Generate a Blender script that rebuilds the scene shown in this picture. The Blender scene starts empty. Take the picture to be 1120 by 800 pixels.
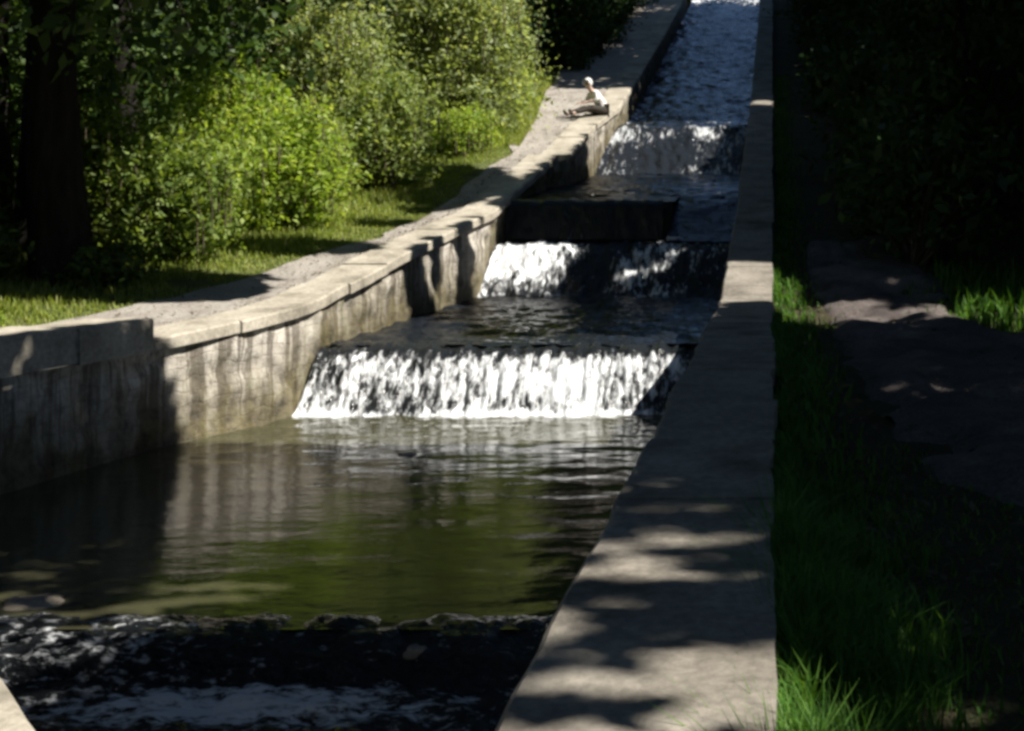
import bpy, bmesh, math, random
import numpy as np
from mathutils import Vector, Matrix, noise as mnoise

random.seed(7); RNG = np.random.default_rng(11)
scene = bpy.context.scene
COL = scene.collection
CAMZ = 3.0

# ------------------------------------------------------------------ helpers
def tag(o, label=None, cat=None, group=None, kind=None):
    if label: o['label'] = label
    if cat: o['category'] = cat
    if group: o['group'] = group
    if kind: o['kind'] = kind
    return o

def empty(name, loc, label, cat, group=None):
    o = bpy.data.objects.new(name, None); COL.objects.link(o)
    o.location = loc; o.empty_display_size = .3
    return tag(o, label, cat, group)

def link(name, me, mat, parent=None):
    o = bpy.data.objects.new(name, me); COL.objects.link(o)
    mats = mat if isinstance(mat, (list, tuple)) else [mat]
    if len(me.materials) == 0:
        for m in mats: me.materials.append(m)
    if parent is not None:
        o.parent = parent
        o.matrix_parent_inverse = Matrix.Translation(parent.location).inverted()
    return o

def mesh_np(name, V, F, smooth=False):
    """V (n,3) array, F (m,k) int array."""
    me = bpy.data.meshes.new(name)
    V = np.asarray(V, dtype=np.float32); F = np.asarray(F, dtype=np.int32)
    m, k = F.shape
    me.vertices.add(len(V)); me.vertices.foreach_set('co', V.ravel())
    me.loops.add(m*k); me.loops.foreach_set('vertex_index', F.ravel())
    me.polygons.add(m)
    me.polygons.foreach_set('loop_start', np.arange(0, m*k, k, dtype=np.int32))
    if smooth: me.polygons.foreach_set('use_smooth', np.ones(m, dtype=bool))
    me.update(calc_edges=True); me.validate()
    return me

def grid_faces(nu, nv):
    i = np.arange(nu-1)[:, None]; j = np.arange(nv-1)[None, :]
    a = (i*nv+j).ravel()
    return np.stack([a, a+nv, a+nv+1, a+1], 1)

def set_attr(me, name, vals):
    at = me.attributes.new(name, 'FLOAT', 'POINT')
    at.data.foreach_set('value', np.asarray(vals, dtype=np.float32))

def hash2(ix, iy, seed=0):
    h = (ix.astype(np.int64)*374761393 + iy.astype(np.int64)*668265263 + seed*974711) & 0x7fffffff
    h = ((h ^ (h >> 13))*1274126177) & 0x7fffffff
    h = h ^ (h >> 16)
    return (h & 0xffff)/65535.0

def vnoise(x, y, seed=0):
    x = np.asarray(x, float); y = np.asarray(y, float)
    ix = np.floor(x); iy = np.floor(y)
    fx = x-ix; fy = y-iy
    fx = fx*fx*(3-2*fx); fy = fy*fy*(3-2*fy)
    ix = ix.astype(np.int64); iy = iy.astype(np.int64)
    a = hash2(ix, iy, seed); b = hash2(ix+1, iy, seed); c = hash2(ix, iy+1, seed); d = hash2(ix+1, iy+1, seed)
    return (a*(1-fx)+b*fx)*(1-fy) + (c*(1-fx)+d*fx)*fy

def fbm(x, y, oct=4, seed=0):
    s = 0; a = .5; t = 0
    for k in range(oct):
        s = s + a*vnoise(x*2**k+17*k, y*2**k-9*k, seed+k); t += a; a *= .5
    return s/t

# ------------------------------------------------------------------ channel profiles (Y = metres upstream)
def P(y, pts):
    return np.interp(y, [p[0] for p in pts], [p[1] for p in pts])
XLp = [(-6, -1.6), (2.8, -1.6), (8.3, -6.62), (10.5, -6.55), (12.4, -6.2), (13.5, -5.74), (14.3, -5.5), (15.1, -5.44), (17.5, -5.26), (21.6, -4.88), (26, -4.52), (26.02, -4.25),
       (29.5, -4.15), (31.5, -3.9), (34, -3.93), (45, -4.1), (58, -4.2), (90, -4.3)]
HLp = [(-6, 1.70), (8.1, 1.72), (8.4, 1.56), (12.4, 1.57), (15, 1.78), (17.5, 2.16), (21.6, 2.73), (26, 3.87), (34, 5.9), (45, 8.6), (58, 12.2), (72, 16.0), (90, 16.8), (160, 20)]
HRp = [(-10, 1.78), (14.7, 1.78), (16.2, 2.03), (22.5, 3.25), (34, 5.6), (45, 8.4), (58, 12.1), (72, 16.0), (90, 16.8), (160, 20)]
WAp = [(-6, .2), (6.95, .22), (7.26, .45), (14.4, .45), (15.1, 1.16), (21, 1.28), (22, 2.17), (22.6, 2.2), (24, 3.05), (29.5, 3.52), (31.5, 4.75), (34, 5.05), (45, 7.6), (58, 11.2), (72, 15.1), (90, 15.5)]
XL = lambda y: P(y, XLp)
HL = lambda y: P(y, HLp)
HR = lambda y: P(y, HRp)
WA = lambda y: P(y, WAp)
XR = -0.6

def zleft(x, y):
    d = np.maximum(XL(y)-.55-x, 0)
    r = .02*np.minimum(d, 2.5) + .11*np.clip(d-2.5, 0, 14) + .05*np.maximum(d-16.5, 0)
    return HL(y)-.07 + r + .10*(fbm(x*.5, y*.5, 3, 5)-.5)*np.clip(d/2, 0, 1)
def zright(x, y):
    r = .2*np.clip(x-4.5, 0, 25)
    return HR(y)-.27 + r + .10*(fbm(x*.6+40, y*.6, 3, 9)-.5)*np.clip(x/1.0, 0, 1)

# ------------------------------------------------------------------ sun
SUNH = Vector((1, -.14, 0)).normalized()
EL = math.radians(51)
SUN = Vector((SUNH.x*math.cos(EL), SUNH.y*math.cos(EL), math.sin(EL)))
KX = SUN.x/SUN.z; KY = SUN.y/SUN.z

def blots(px, py, wob):  # hand-set shade patches that the crowns are shaped to cast
    b = np.zeros(px.shape, bool)
    for bx, by, rx, ry in ((-8.3, 15.6, 2.0, .95), (-7.1, 18.3, 1.25, .6), (-6.6, 23.3, 1.6, 1.9), (-10.2, 15.4, 2.2, 1.15), (-6.5, 20.6, .5, .5)):
        b |= ((px-bx)/rx)**2+((py-by)/ry)**2 < 1+1.1*wob
    return b
def keep_leaf(x, y, z):
    """Canopy cut open where sun should fall; True where a right-hand leaf is kept."""
    h = z - HR(y)
    px = x-KX*h; py = y-KY*h
    wob = (fbm(px*.9, py*1.4, 3, 31)-.5)
    gap = np.zeros(px.shape, bool)
    def win(x0, x1, y0, y1, wx=.5, wy=.5):
        return (px > x0+wob*wx) & (px < x1+wob*wx) & (py > y0+wob*wy) & (py < y1+wob*wy)
    # near dapples on the right coping
    dn = fbm(px*1.2+3, (py-.2*px)*10, 2, 77)
    gap |= win(-1.6, .75, 1.0, 5.5, .5, .6) & (dn > .505+.05*np.clip(py-3.4, 0, 1.5))
    gap |= win(-3.8, -1.1, 1.6, 4.4, .3, .3)
    gap |= win(-4.6, -2.2, 6.6, 7.9, .8, .6) & (dn > .48)
    # opening cut in the canopy for sun across the first big fall
    gap |= win(-1.0, .5, 14.2, 16.7, .3, .3)
    gap |= win(.4, 3.6, 13.8, 15.6, .8, .9) & (dn > .30)
    gap |= win(3.4, 6.8, 12.2, 16.0, .8, .9) & (dn > .42)
    gap |= win(-6.9, -.5, 12.5, 16.1, .05, .05)
    gap |= win(-5.9, -3.4, 15.5, 17.7, .4, .3)
    gap |= win(-6.0, -3.6, 17.5, 21.0, .4, .4) & (vnoise(px*.4, (py-.2*px)*2.6, 5) > .55)
    gap |= win(-4.9, -2.6, 20.8, 22.05, .4, .2)
    gap |= win(-1.9, -.9, 20.9, 22.2, .3, .3) & (dn > .4)
    gap |= win(-12, -.8, 28.3, 34.2, .3, .5)
    gap |= win(-.75, .1, 33.3, 34.4, .1, .1)
    # left bank in full sun apart from a few blots of shade
    left = (px < XL(py)-.03+.05*wob) & (px > np.where(py > 21, -11.2, -10.2)+1.2*wob) & (py > 7.0+wob) & (py < 34.6+.6*wob)
    blot = blots(px, py, wob)
    gap |= left & ~blot
    keep = ~gap
    # nothing hangs into the open corridor above the water
    keep &= ~((x < .5) & (z < CAMZ+.2*y+.6))
    return keep

# ------------------------------------------------------------------ materials
def new_mat(name):
    m = bpy.data.materials.new(name); m.use_nodes = True
    nt = m.node_tree; nt.nodes.clear()
    out = nt.nodes.new('ShaderNodeOutputMaterial')
    return m, nt, out
def N(nt, t, **kw):
    n = nt.nodes.new('ShaderNode'+t)
    for k, v in kw.items():
        if k.startswith('i_'): n.inputs[k[2:].replace('_', ' ')].default_value = v
        else: setattr(n, k, v)
    return n
def L(nt, a, b): nt.links.new(a, b)
def mapped(nt, sc=(1, 1, 1)):
    tc = N(nt, 'TexCoord'); mp = N(nt, 'Mapping'); mp.inputs['Scale'].default_value = sc
    L(nt, tc.outputs['Object'], mp.inputs['Vector']); return mp.outputs['Vector']
def noise_tex(nt, vec, scale, detail=5, rough=.6, dist=0):
    n = N(nt, 'TexNoise'); n.inputs['Scale'].default_value = scale; n.inputs['Detail'].default_value = detail
    n.inputs['Roughness'].default_value = rough; n.inputs['Distortion'].default_value = dist
    L(nt, vec, n.inputs['Vector']); return n.outputs['Fac']
def ramp(nt, fac, stops):
    r = N(nt, 'ValToRGB'); el = r.color_ramp.elements
    while len(el) < len(stops): el.new(.5)
    for e, (p, c) in zip(el, stops):
        e.position = p; e.color = (*c, 1) if len(c) == 3 else c
    L(nt, fac, r.inputs['Fac']); return r.outputs['Color']
def mixc(nt, fac, a, b, mode='MIX'):
    m = N(nt, 'Mix'); m.data_type = 'RGBA'; m.blend_type = mode
    if isinstance(fac, float): m.inputs[0].default_value = fac
    else: L(nt, fac, m.inputs[0])
    for s, v in ((6, a), (7, b)):
        if isinstance(v, tuple): m.inputs[s].default_value = (*v, 1)
        else: L(nt, v, m.inputs[s])
    return m.outputs[2]
def bump(nt, h, strength, dist=.02):
    b = N(nt, 'Bump'); b.inputs['Strength'].default_value = strength; b.inputs['Distance'].default_value = dist
    L(nt, h, b.inputs['Height']); return b.outputs['Normal']
def princ(nt, out, col, rough=.8, nrm=None, spec=.3):
    p = N(nt, 'BsdfPrincipled')
    if isinstance(col, tuple): p.inputs['Base Color'].default_value = (*col, 1)
    else: L(nt, col, p.inputs['Base Color'])
    p.inputs['Roughness'].default_value = rough
    p.inputs['Specular IOR Level'].default_value = spec
    if nrm is not None: L(nt, nrm, p.inputs['Normal'])
    if out is not None: L(nt, p.outputs[0], out.inputs['Surface'])
    return p
BW = lambda v: (v, v, v)

def mat_wall():
    m, nt, out = new_mat('rubble_wall')
    tc = N(nt, 'TexCoord'); sp = N(nt, 'SeparateXYZ'); cb = N(nt, 'CombineXYZ')
    L(nt, tc.outputs['Object'], sp.inputs[0])
    ad = N(nt, 'Math', operation='ADD'); L(nt, sp.outputs['X'], ad.inputs[0]); L(nt, sp.outputs['Y'], ad.inputs[1])
    L(nt, sp.outputs['Y'], cb.inputs[0]); L(nt, sp.outputs['Z'], cb.inputs[1])
    wv = noise_tex(nt, tc.outputs['Object'], 3, 3)
    v2 = N(nt, 'VectorMath', operation='ADD'); L(nt, cb.outputs[0], v2.inputs[0])
    ms = N(nt, 'VectorMath', operation='SCALE'); ms.inputs['Scale'].default_value = .22
    cn = N(nt, 'CombineXYZ'); L(nt, wv, cn.inputs[0]); L(nt, wv, cn.inputs[1]); L(nt, cn.outputs[0], ms.inputs[0])
    L(nt, ms.outputs[0], v2.inputs[1])
    br = N(nt, 'TexBrick'); br.inputs['Scale'].default_value = 1.0
    br.inputs['Brick Width'].default_value = .27; br.inputs['Row Height'].default_value = .12
    br.inputs['Mortar Size'].default_value = .010; br.inputs['Mortar Smooth'].default_value = .6
    br.inputs['Color1'].default_value = (*BW(.35), 1); br.inputs['Color2'].default_value = (*BW(.65), 1); br.inputs['Mortar'].default_value = (*BW(.0), 1)
    L(nt, v2.outputs[0], br.inputs['Vector'])
    n1 = noise_tex(nt, tc.outputs['Object'], 5, 8, .7)
    base = ramp(nt, n1, [(.33, (.24, .215, .18)), (.48, (.50, .46, .405)), (.66, (.66, .62, .56))])
    tint = mixc(nt, .16, base, br.outputs['Color'], 'OVERLAY')
    mf = N(nt, 'Math', operation='MULTIPLY'); L(nt, br.outputs['Fac'], mf.inputs[0]); mf.inputs[1].default_value = .12
    col = mixc(nt, mf.outputs[0], tint, (.26, .23, .19)); 
    # vertical drip stains from under the coping
    st = noise_tex(nt, mapped(nt, (4.2, 4.2, .20)), 1.0, 6, .72)
    stm = ramp(nt, st, [(.485, BW(0)), (.555, BW(1))])
    stf = N(nt, 'Math', operation='MULTIPLY'); stf.inputs[1].default_value = .80; L(nt, stm, stf.inputs[0])
    col = mixc(nt, stf.outputs[0], col, (.085, .070, .055))
    # algae and moss above the waterline
    at = N(nt, 'Attribute'); at.attribute_name = 'wet'
    mm = N(nt, 'Math', operation='ADD'); L(nt, at.outputs['Fac'], mm.inputs[0])
    nz = noise_tex(nt, mapped(nt, (1.6, 1.6, .7)), 1.6, 5, .65); m2 = N(nt, 'Math', operation='MULTIPLY_ADD'); m2.inputs[1].default_value = 1.5; m2.inputs[2].default_value = -.75
    L(nt, nz, m2.inputs[0]); L(nt, m2.outputs[0], mm.inputs[1])
    alg = ramp(nt, mm.outputs[0], [(.14, BW(1)), (1.0, BW(0))])
    algc = ramp(nt, n1, [(.35, (.03, .024, .012)), (.58, (.11, .09, .035)), (.72, (.07, .09, .018))])
    af = N(nt, 'Math', operation='MULTIPLY'); af.inputs[1].default_value = .88; L(nt, alg, af.inputs[0])
    col = mixc(nt, af.outputs[0], col, algc)
    hs = N(nt, 'Math', operation='MULTIPLY_ADD'); L(nt, br.outputs['Fac'], hs.inputs[0]); hs.inputs[1].default_value = -.10; L(nt, n1, hs.inputs[2])
    princ(nt, out, col, .85, bump(nt, hs.outputs[0], .9, .035))
    return m

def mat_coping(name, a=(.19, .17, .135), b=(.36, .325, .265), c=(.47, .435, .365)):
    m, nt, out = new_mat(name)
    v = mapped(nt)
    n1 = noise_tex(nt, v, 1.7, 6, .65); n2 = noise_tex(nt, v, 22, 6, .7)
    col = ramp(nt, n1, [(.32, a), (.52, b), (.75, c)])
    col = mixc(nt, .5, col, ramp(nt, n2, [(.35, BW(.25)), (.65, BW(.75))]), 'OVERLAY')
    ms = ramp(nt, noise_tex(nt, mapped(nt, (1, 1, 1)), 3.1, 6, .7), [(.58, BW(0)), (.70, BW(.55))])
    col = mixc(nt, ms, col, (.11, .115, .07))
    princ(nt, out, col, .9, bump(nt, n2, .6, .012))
    return m

def mat_soil(name, stops, scale=2.0, pebb=.5):
    m, nt, out = new_mat(name)
    v = mapped(nt)
    n1 = noise_tex(nt, v, scale, 8, .7); n2 = noise_tex(nt, v, 45, 4, .7)
    col = ramp(nt, n1, stops)
    col = mixc(nt, pebb, col, ramp(nt, n2, [(.35, BW(.2)), (.65, BW(.8))]), 'OVERLAY')
    hs = N(nt, 'Math', operation='ADD'); L(nt, n1, hs.inputs[0]); L(nt, n2, hs.inputs[1])
    princ(nt, out, col, .95, bump(nt, hs.outputs[0], .8, .04), .15)
    return m

def mat_leaf(name, a, b, c, trans=.35, rough=.55):
    m, nt, out = new_mat(name)
    g = N(nt, 'NewGeometry')
    n1 = noise_tex(nt, mapped(nt), .9, 3)
    ad = N(nt, 'Math', operation='MULTIPLY_ADD'); L(nt, g.outputs['Random Per Island'], ad.inputs[0]); ad.inputs[1].default_value = .55; 
    sb = N(nt, 'Math', operation='MULTIPLY'); L(nt, n1, sb.inputs[0]); sb.inputs[1].default_value = .6
    L(nt, sb.outputs[0], ad.inputs[2])
    col = ramp(nt, ad.outputs[0], [(.2, a), (.55, b), (.9, c)])
    p = princ(nt, None, col, rough, None, .25)
    t = N(nt, 'BsdfTranslucent'); 
    tcx = mixc(nt, 1.0, col, (1.5, 1.45, .6), 'MULTIPLY'); L(nt, tcx, t.inputs['Color'])
    mx = N(nt, 'MixShader'); mx.inputs[0].default_value = trans
    L(nt, p.outputs[0], mx.inputs[1]); L(nt, t.outputs[0], mx.inputs[2]); L(nt, mx.outputs[0], out.inputs['Surface'])
    return m

def mat_bark(name, a, b):
    m, nt, out = new_mat(name)
    n1 = noise_tex(nt, mapped(nt, (9, 9, 1.6)), 1.0, 8, .7)
    col = ramp(nt, n1, [(.35, a), (.65, b)])
    princ(nt, out, col, .95, bump(nt, n1, 1.0, .05), .1)
    return m

def mat_water(name, base, foam=(1.1, 1.2), fscale=(1, 1, 1), rip=(3.0, 7.0), rstr=.25, rough=.05):
    """Dark reflecting water; foam flecks where the stretched noise passes the two thresholds."""
    m, nt, out = new_mat(name)
    r1 = noise_tex(nt, mapped(nt, (rip[0], rip[1], rip[1])), 1.0, 4, .6, .4)
    r2 = noise_tex(nt, mapped(nt, (rip[0]*3.1, rip[1]*3.1, rip[1]*3.1)), 1.0, 3, .6)
    hs = N(nt, 'Math', operation='MULTIPLY_ADD'); L(nt, r2, hs.inputs[0]); hs.inputs[1].default_value = .35; L(nt, r1, hs.inputs[2])
    nr = bump(nt, hs.outputs[0], rstr, .08)
    p = princ(nt, None, base, rough, nr, .5); p.inputs['IOR'].default_value = 1.33
    at = N(nt, 'Attribute'); at.attribute_name = 'foam'
    f1 = noise_tex(nt, mapped(nt, fscale), 1.0, 6, .68, .3)
    a2 = N(nt, 'Math', operation='ADD'); L(nt, f1, a2.inputs[0]); L(nt, at.outputs['Fac'], a2.inputs[1])
    fm = ramp(nt, a2.outputs[0], [(foam[0]/2, BW(0)), (foam[1]/2, BW(1))])
    # noise+attr is in 0..2, bring it into 0..1 for the ramp
    hv = N(nt, 'Math', operation='MULTIPLY'); hv.inputs[1].default_value = .5; L(nt, a2.outputs[0], hv.inputs[0])
    nt.links.remove(nt.nodes[-2].inputs['Fac'].links[0]) if nt.nodes[-2].bl_idname == 'ShaderNodeValToRGB' else None
    rr = [n for n in nt.nodes if n.bl_idname == 'ShaderNodeValToRGB'][-1]
    L(nt, hv.outputs[0], rr.inputs['Fac'])
    d = princ(nt, None, (.80, .82, .84), .45, bump(nt, f1, .8, .06), .3)
    d.inputs['Subsurface Weight'].default_value = 0
    mx = N(nt, 'MixShader'); L(nt, rr.outputs['Color'], mx.inputs[0])
    L(nt, p.outputs[0], mx.inputs[1]); L(nt, d.outputs[0], mx.inputs[2]); L(nt, mx.outputs[0], out.inputs['Surface'])
    return m

def mat_plain(name, col, rough=.8, nscale=30, var=.25):
    m, nt, out = new_mat(name)
    n1 = noise_tex(nt, mapped(nt), nscale, 4)
    lo = tuple(c*(1-var) for c in col); hi = tuple(min(1, c*(1+var)) for c in col)
    princ(nt, out, ramp(nt, n1, [(.3, lo), (.7, hi)]), rough, bump(nt, n1, .3, .01))
    return m

M = dict(
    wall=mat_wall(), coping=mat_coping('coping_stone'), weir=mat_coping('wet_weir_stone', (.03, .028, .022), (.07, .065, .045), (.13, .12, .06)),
    coping_r=mat_coping('shade_toned_coping', (.10, .088, .073), (.222, .20, .168), (.305, .278, .237)),  # right coping: slightly darker stone, with shade added to its colour
    ledge=mat_coping('shade_black_stone', (.008, .007, .007), (.018, .016, .014), (.035, .03, .024)),  # near-black tone carries the shade on the ledge face
    soil=mat_soil('woodland_soil', [(.3, (.035, .03, .02)), (.55, (.06, .055, .03)), (.75, (.05, .07, .025))]),
    turf=mat_soil('turf_soil', [(.3, (.05, .06, .025)), (.55, (.10, .12, .04)), (.75, (.17, .155, .08))], 1.5, .4),
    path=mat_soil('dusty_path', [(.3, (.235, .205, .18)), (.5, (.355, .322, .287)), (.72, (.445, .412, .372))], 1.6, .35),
    dpath=mat_soil('shade_toned_path', [(.3, (.055, .046, .045)), (.5, (.125, .106, .10)), (.72, (.22, .19, .175))], 1.2, .6),  # right path: bank shade put into a darker soil colour
    bed=mat_soil('stream_bed', [(.3, (.03, .025, .015)), (.7, (.08, .065, .04))]),
    bark=mat_bark('shade_dark_bark', (.010, .009, .008), (.028, .024, .021)),  # bark below its natural tone, trunk shade put into the colour
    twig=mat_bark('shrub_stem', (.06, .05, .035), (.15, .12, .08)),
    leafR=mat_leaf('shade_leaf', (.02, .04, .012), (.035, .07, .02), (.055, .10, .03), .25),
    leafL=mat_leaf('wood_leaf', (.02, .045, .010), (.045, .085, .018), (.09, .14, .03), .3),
    bushA=mat_leaf('shrub_leaf_mid', (.07, .12, .02), (.17, .245, .05), (.32, .39, .13), .45),
    bushB=mat_leaf('shrub_leaf_bright', (.12, .19, .022), (.25, .36, .055), (.42, .48, .16), .5),
    bushC=mat_leaf('shrub_leaf_dull', (.09, .14, .03), (.20, .27, .08), (.36, .41, .18), .45),
    bushD=mat_leaf('willow_leaf', (.14, .185, .07), (.275, .34, .15), (.44, .48, .27), .48),
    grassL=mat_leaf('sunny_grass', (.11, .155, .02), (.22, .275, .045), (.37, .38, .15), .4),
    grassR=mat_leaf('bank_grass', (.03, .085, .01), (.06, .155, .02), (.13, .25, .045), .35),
    rock=mat_coping('river_rock', (.12, .10, .08), (.27, .235, .19), (.42, .37, .30)),
)

# ------------------------------------------------------------------ foliage builder
def leaves_mesh(name, C, size, up=.25, aspect=2.1, droop=0.0):
    """C (n,3) leaf positions -> one diamond-shaped leaf each."""
    n = len(C)
    d = RNG.normal(size=(n, 3)); d[:, 2] += -droop
    d /= np.linalg.norm(d, axis=1)[:, None]
    nn = RNG.normal(size=(n, 3)); nn[:, 2] = np.abs(nn[:, 2])+up
    s = np.cross(d, nn); s /= (np.linalg.norm(s, axis=1)[:, None]+1e-9)
    ln = size*(.45+1.5*RNG.uniform(0, 1, n)**1.8)[:, None]
    fold = np.cross(s, d)*ln*.12
    a = C-d*ln*.5; b = C+s*ln*.5/aspect+fold; c = C+d*ln*.5; e = C-s*ln*.5/aspect+fold
    V = np.stack([a, b, c, e], 1).reshape(-1, 3)
    F = np.arange(4*n).reshape(n, 4)
    return mesh_np(name, V, F)

def clump_points(cen, rad, nclump, per, sig, shell=.5, flat_bottom=None):
    """points gathered in clumps through an ellipsoid"""
    d = RNG.normal(size=(nclump, 3)); d /= np.linalg.norm(d, axis=1)[:, None]
    r = RNG.uniform(0, 1, nclump)**(1/3); r = shell*np.maximum(r, RNG.uniform(.55, 1, nclump))+(1-shell)*r
    K = np.array(cen)+d*r[:, None]*np.array(rad)
    k = np.repeat(np.arange(nclump), RNG.integers(max(1, per//2), per*3//2+1, nclump))
    sg = sig*RNG.uniform(.6, 1.4, nclump)[k][:, None]
    Pp = K[k]+RNG.normal(size=(len(k), 3))*sg*np.array((1, 1, .7))
    if flat_bottom is not None: Pp = Pp[Pp[:, 2] > flat_bottom]
    return Pp, K

def tube(V, F, pts, rads, n=8):
    """append a tapered tube along pts"""
    base = len(V); pts = [Vector(p) for p in pts]
    for i, p in enumerate(pts):
        t = (pts[min(i+1, len(pts)-1)]-pts[max(i-1, 0)]).normalized()
        a = t.orthogonal().normalized() if abs(t.z) < .95 else Vector((1, 0, 0)); a = (a-t*a.dot(t)).normalized(); b = t.cross(a)
        for k in range(n):
            an = 2*math.pi*k/n; V.append(p+(a*math.cos(an)+b*math.sin(an))*rads[i]*(1+.1*math.sin(3*an+i)))
    for i in range(len(pts)-1):
        for k in range(n):
            F.append((base+i*n+k, base+i*n+(k+1) % n, base+(i+1)*n+(k+1) % n, base+(i+1)*n+k))

def trunk_mesh(base, h, r, limbs, lean=(0, 0), n=10, targets=None, flare=.7):
    V, F = [], []; b = Vector(base)
    pts = []; rads = []
    steps = 9
    for i in range(steps):
        t = i/(steps-1)
        pts.append(b+Vector((lean[0]*t*h+.12*r*5*math.sin(t*5+b.y), lean[1]*t*h+.1*r*5*math.cos(t*4+b.x), h*t-.25)))
        rads.append(r*(1-.72*t)*(1+flare*math.exp(-t*14)))
    tube(V, F, pts, rads, n)
    for k in range(limbs):
        t = random.uniform(.35, .95); i = int(t*(steps-1)); s = pts[i]
        if targets is not None and len(targets):
            e = Vector(targets[random.randrange(len(targets))])
            if (e-s).length > h*.75: e = s+(e-s).normalized()*h*.6
        else:
            an = random.uniform(0, 6.28); e = s+Vector((math.cos(an), math.sin(an), .6))*h*.3
        mid = s.lerp(e, .5)+Vector((0, 0, .12*(e-s).length))
        rr = rads[i]*.45
        tube(V, F, [s, s.lerp(mid, .6), mid, e.lerp(mid, .4), e], [rr, rr*.8, rr*.6, rr*.4, rr*.12], 6)
    return mesh_np('trunk', np.array([tuple(v) for v in V]), np.array(F), True)

def tree(x, y, z, h, r, crown_c, crown_r, ncl, per, sig, leaf, lmat, label, group=None, limbs=6, lean=(0, 0), filt=None, name='tree', shell=.5, aspect=2.1, flare=.7):
    Pp, K = clump_points(crown_c, crown_r, ncl, per, sig, shell)
    if filt is not None:
        Pp = Pp[filt(Pp[:, 0], Pp[:, 1], Pp[:, 2])]
        K = K[filt(K[:, 0], K[:, 1], K[:, 2])]
    if len(Pp) < 20: return None
    t = empty(name, (x, y, z), label, 'tree', group)
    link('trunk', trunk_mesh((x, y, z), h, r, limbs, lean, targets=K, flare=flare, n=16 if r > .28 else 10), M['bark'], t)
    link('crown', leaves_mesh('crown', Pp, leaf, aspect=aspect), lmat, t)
    return t

def shrub(x, y, z, rad, h, ncl, per, sig, leaf, lmat, label, group=None, lobes=5, droop=0, name='shrub', seed=0, spiky=0):
    rs = random.Random(seed)
    t = empty(name, (x, y, z), label, 'shrub', group)
    pts = []; V, F = [], []
    for k in range(lobes):
        an = rs.uniform(0, 6.28); rr = rs.uniform(.1, .62) if k else 0
        hh = h*rs.uniform(.6, 1.0) if k else h
        cx = x+math.cos(an)*rad[0]*rr; cy = y+math.sin(an)*rad[1]*rr
        c = (cx, cy, z+hh*.52); rd = (rad[0]*rs.uniform(.45, .7), rad[1]*rs.uniform(.45, .7), hh*.52)
        Pp, K = clump_points(c, rd, ncl//lobes, per, sig, .55)
        pts.append(Pp)
        for q in range(min(7, len(K))):
            e = Vector(K[q]); s = Vector((x+rs.uniform(-.15, .15), y+rs.uniform(-.15, .15), z-.1))
            m_ = s.lerp(e, .5)+Vector((0, 0, .15))
            tube(V, F, [s, s.lerp(m_, .6), m_, e], [.028, .022, .016, .005], 5)
        if spiky:
            # upright shoots that break the outline
            for q in range(spiky):
                bx = cx+rs.uniform(-1, 1)*rd[0]*.9; by = cy+rs.uniform(-1, 1)*rd[1]*.9
                b0 = Vector((bx, by, z+hh*rs.uniform(.45, .8))); ln = rs.uniform(.4, .9)*(.3+h*.22)
                tip = b0+Vector((rs.uniform(-.3, .3)*ln, rs.uniform(-.3, .3)*ln, ln))
                tube(V, F, [b0-Vector((0, 0, .4)), b0, tip], [.012, .009, .003], 4)
                tt = RNG.uniform(0, 1, 26)[:, None]
                pts.append(np.array(b0)*(1-tt)+np.array(tip)*tt+RNG.normal(size=(26, 3))*.045)
    Pp = np.concatenate(pts); Pp = Pp[Pp[:, 2] > z-.02]
    link('stem', mesh_np('stem', np.array([tuple(v) for v in V]), np.array(F), True), M['twig'], t)
    link('foliage', leaves_mesh('foliage', Pp, leaf, droop=droop), lmat, t)
    return t

# ------------------------------------------------------------------ ground, paths
def warp(a, n, p=1.6):
    t = np.linspace(0, 1, n); return a*t**p
ysG = np.concatenate([np.arange(-25, 2, 3.0), np.arange(2, 40, .4), np.arange(40, 95, 1.5), np.arange(95, 161, 8)])
def ground(name, side, mat):
    d = np.concatenate([np.arange(0, 5, .35), np.arange(5, 20, 1.0), np.arange(20, 141, 10.0)])
    Y, D = np.meshgrid(ysG, d, indexing='ij')
    if side < 0: X = XL(Y)-.35-D; Z = zleft(X, Y)
    else: X = -.25+D; Z = zright(X, Y)
    F = grid_faces(len(ysG), len(d))
    if side > 0: F = F[:, ::-1].copy()[:, :]
    me = mesh_np(name, np.stack([X, Y, Z], -1).reshape(-1, 3), F if side > 0 else F[:, ::-1].copy(), True)
    o = link(name, me, mat); return tag(o, kind='structure')
ground('ground', -1, M['turf']); ground('ground', 1, M['soil'])

def strip(name, ys, xa, xb, zf, mat, nx=7, off=.03, jag=0, rough=0):
    y = np.array(ys); a = xa(y); b = xb(y)+jag*(fbm(y*1.1, y*0+3, 4, 3)-.5)
    t = np.linspace(0, 1, nx); Y = np.repeat(y[:, None], nx, 1); X = a[:, None]*(1-t)+b[:, None]*t
    Z = zf(X, Y)+off+rough*(fbm(X*2.3, Y*2.3, 4, 71)-.5)-(.09*np.exp(-t*nx*.55)+.09*np.exp(-(1-t)*nx*.55))[None, :]*(rough > 0)
    o = link(name, mesh_np(name, np.stack([X, Y, Z], -1).reshape(-1, 3), grid_faces(len(y), nx), True), mat)
    return tag(o, kind='structure')
lpo = [(6, -8.4), (11, -8.15), (13, -7.75), (15, -7.2), (17, -6.75), (19, -6.2), (26, -5.6), (30, -5.9), (34, -6.4), (58, -6.8), (90, -6.8)]
strip('path', np.arange(7.5, 75, .2), lambda y: XL(y)-.4, lambda y: P(y, lpo), zleft, M['path'], 9, .03, .35)
rpi = [(2, 4.4), (5, 1.6), (6.5, .75), (16, .55), (40, .6)]
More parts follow.
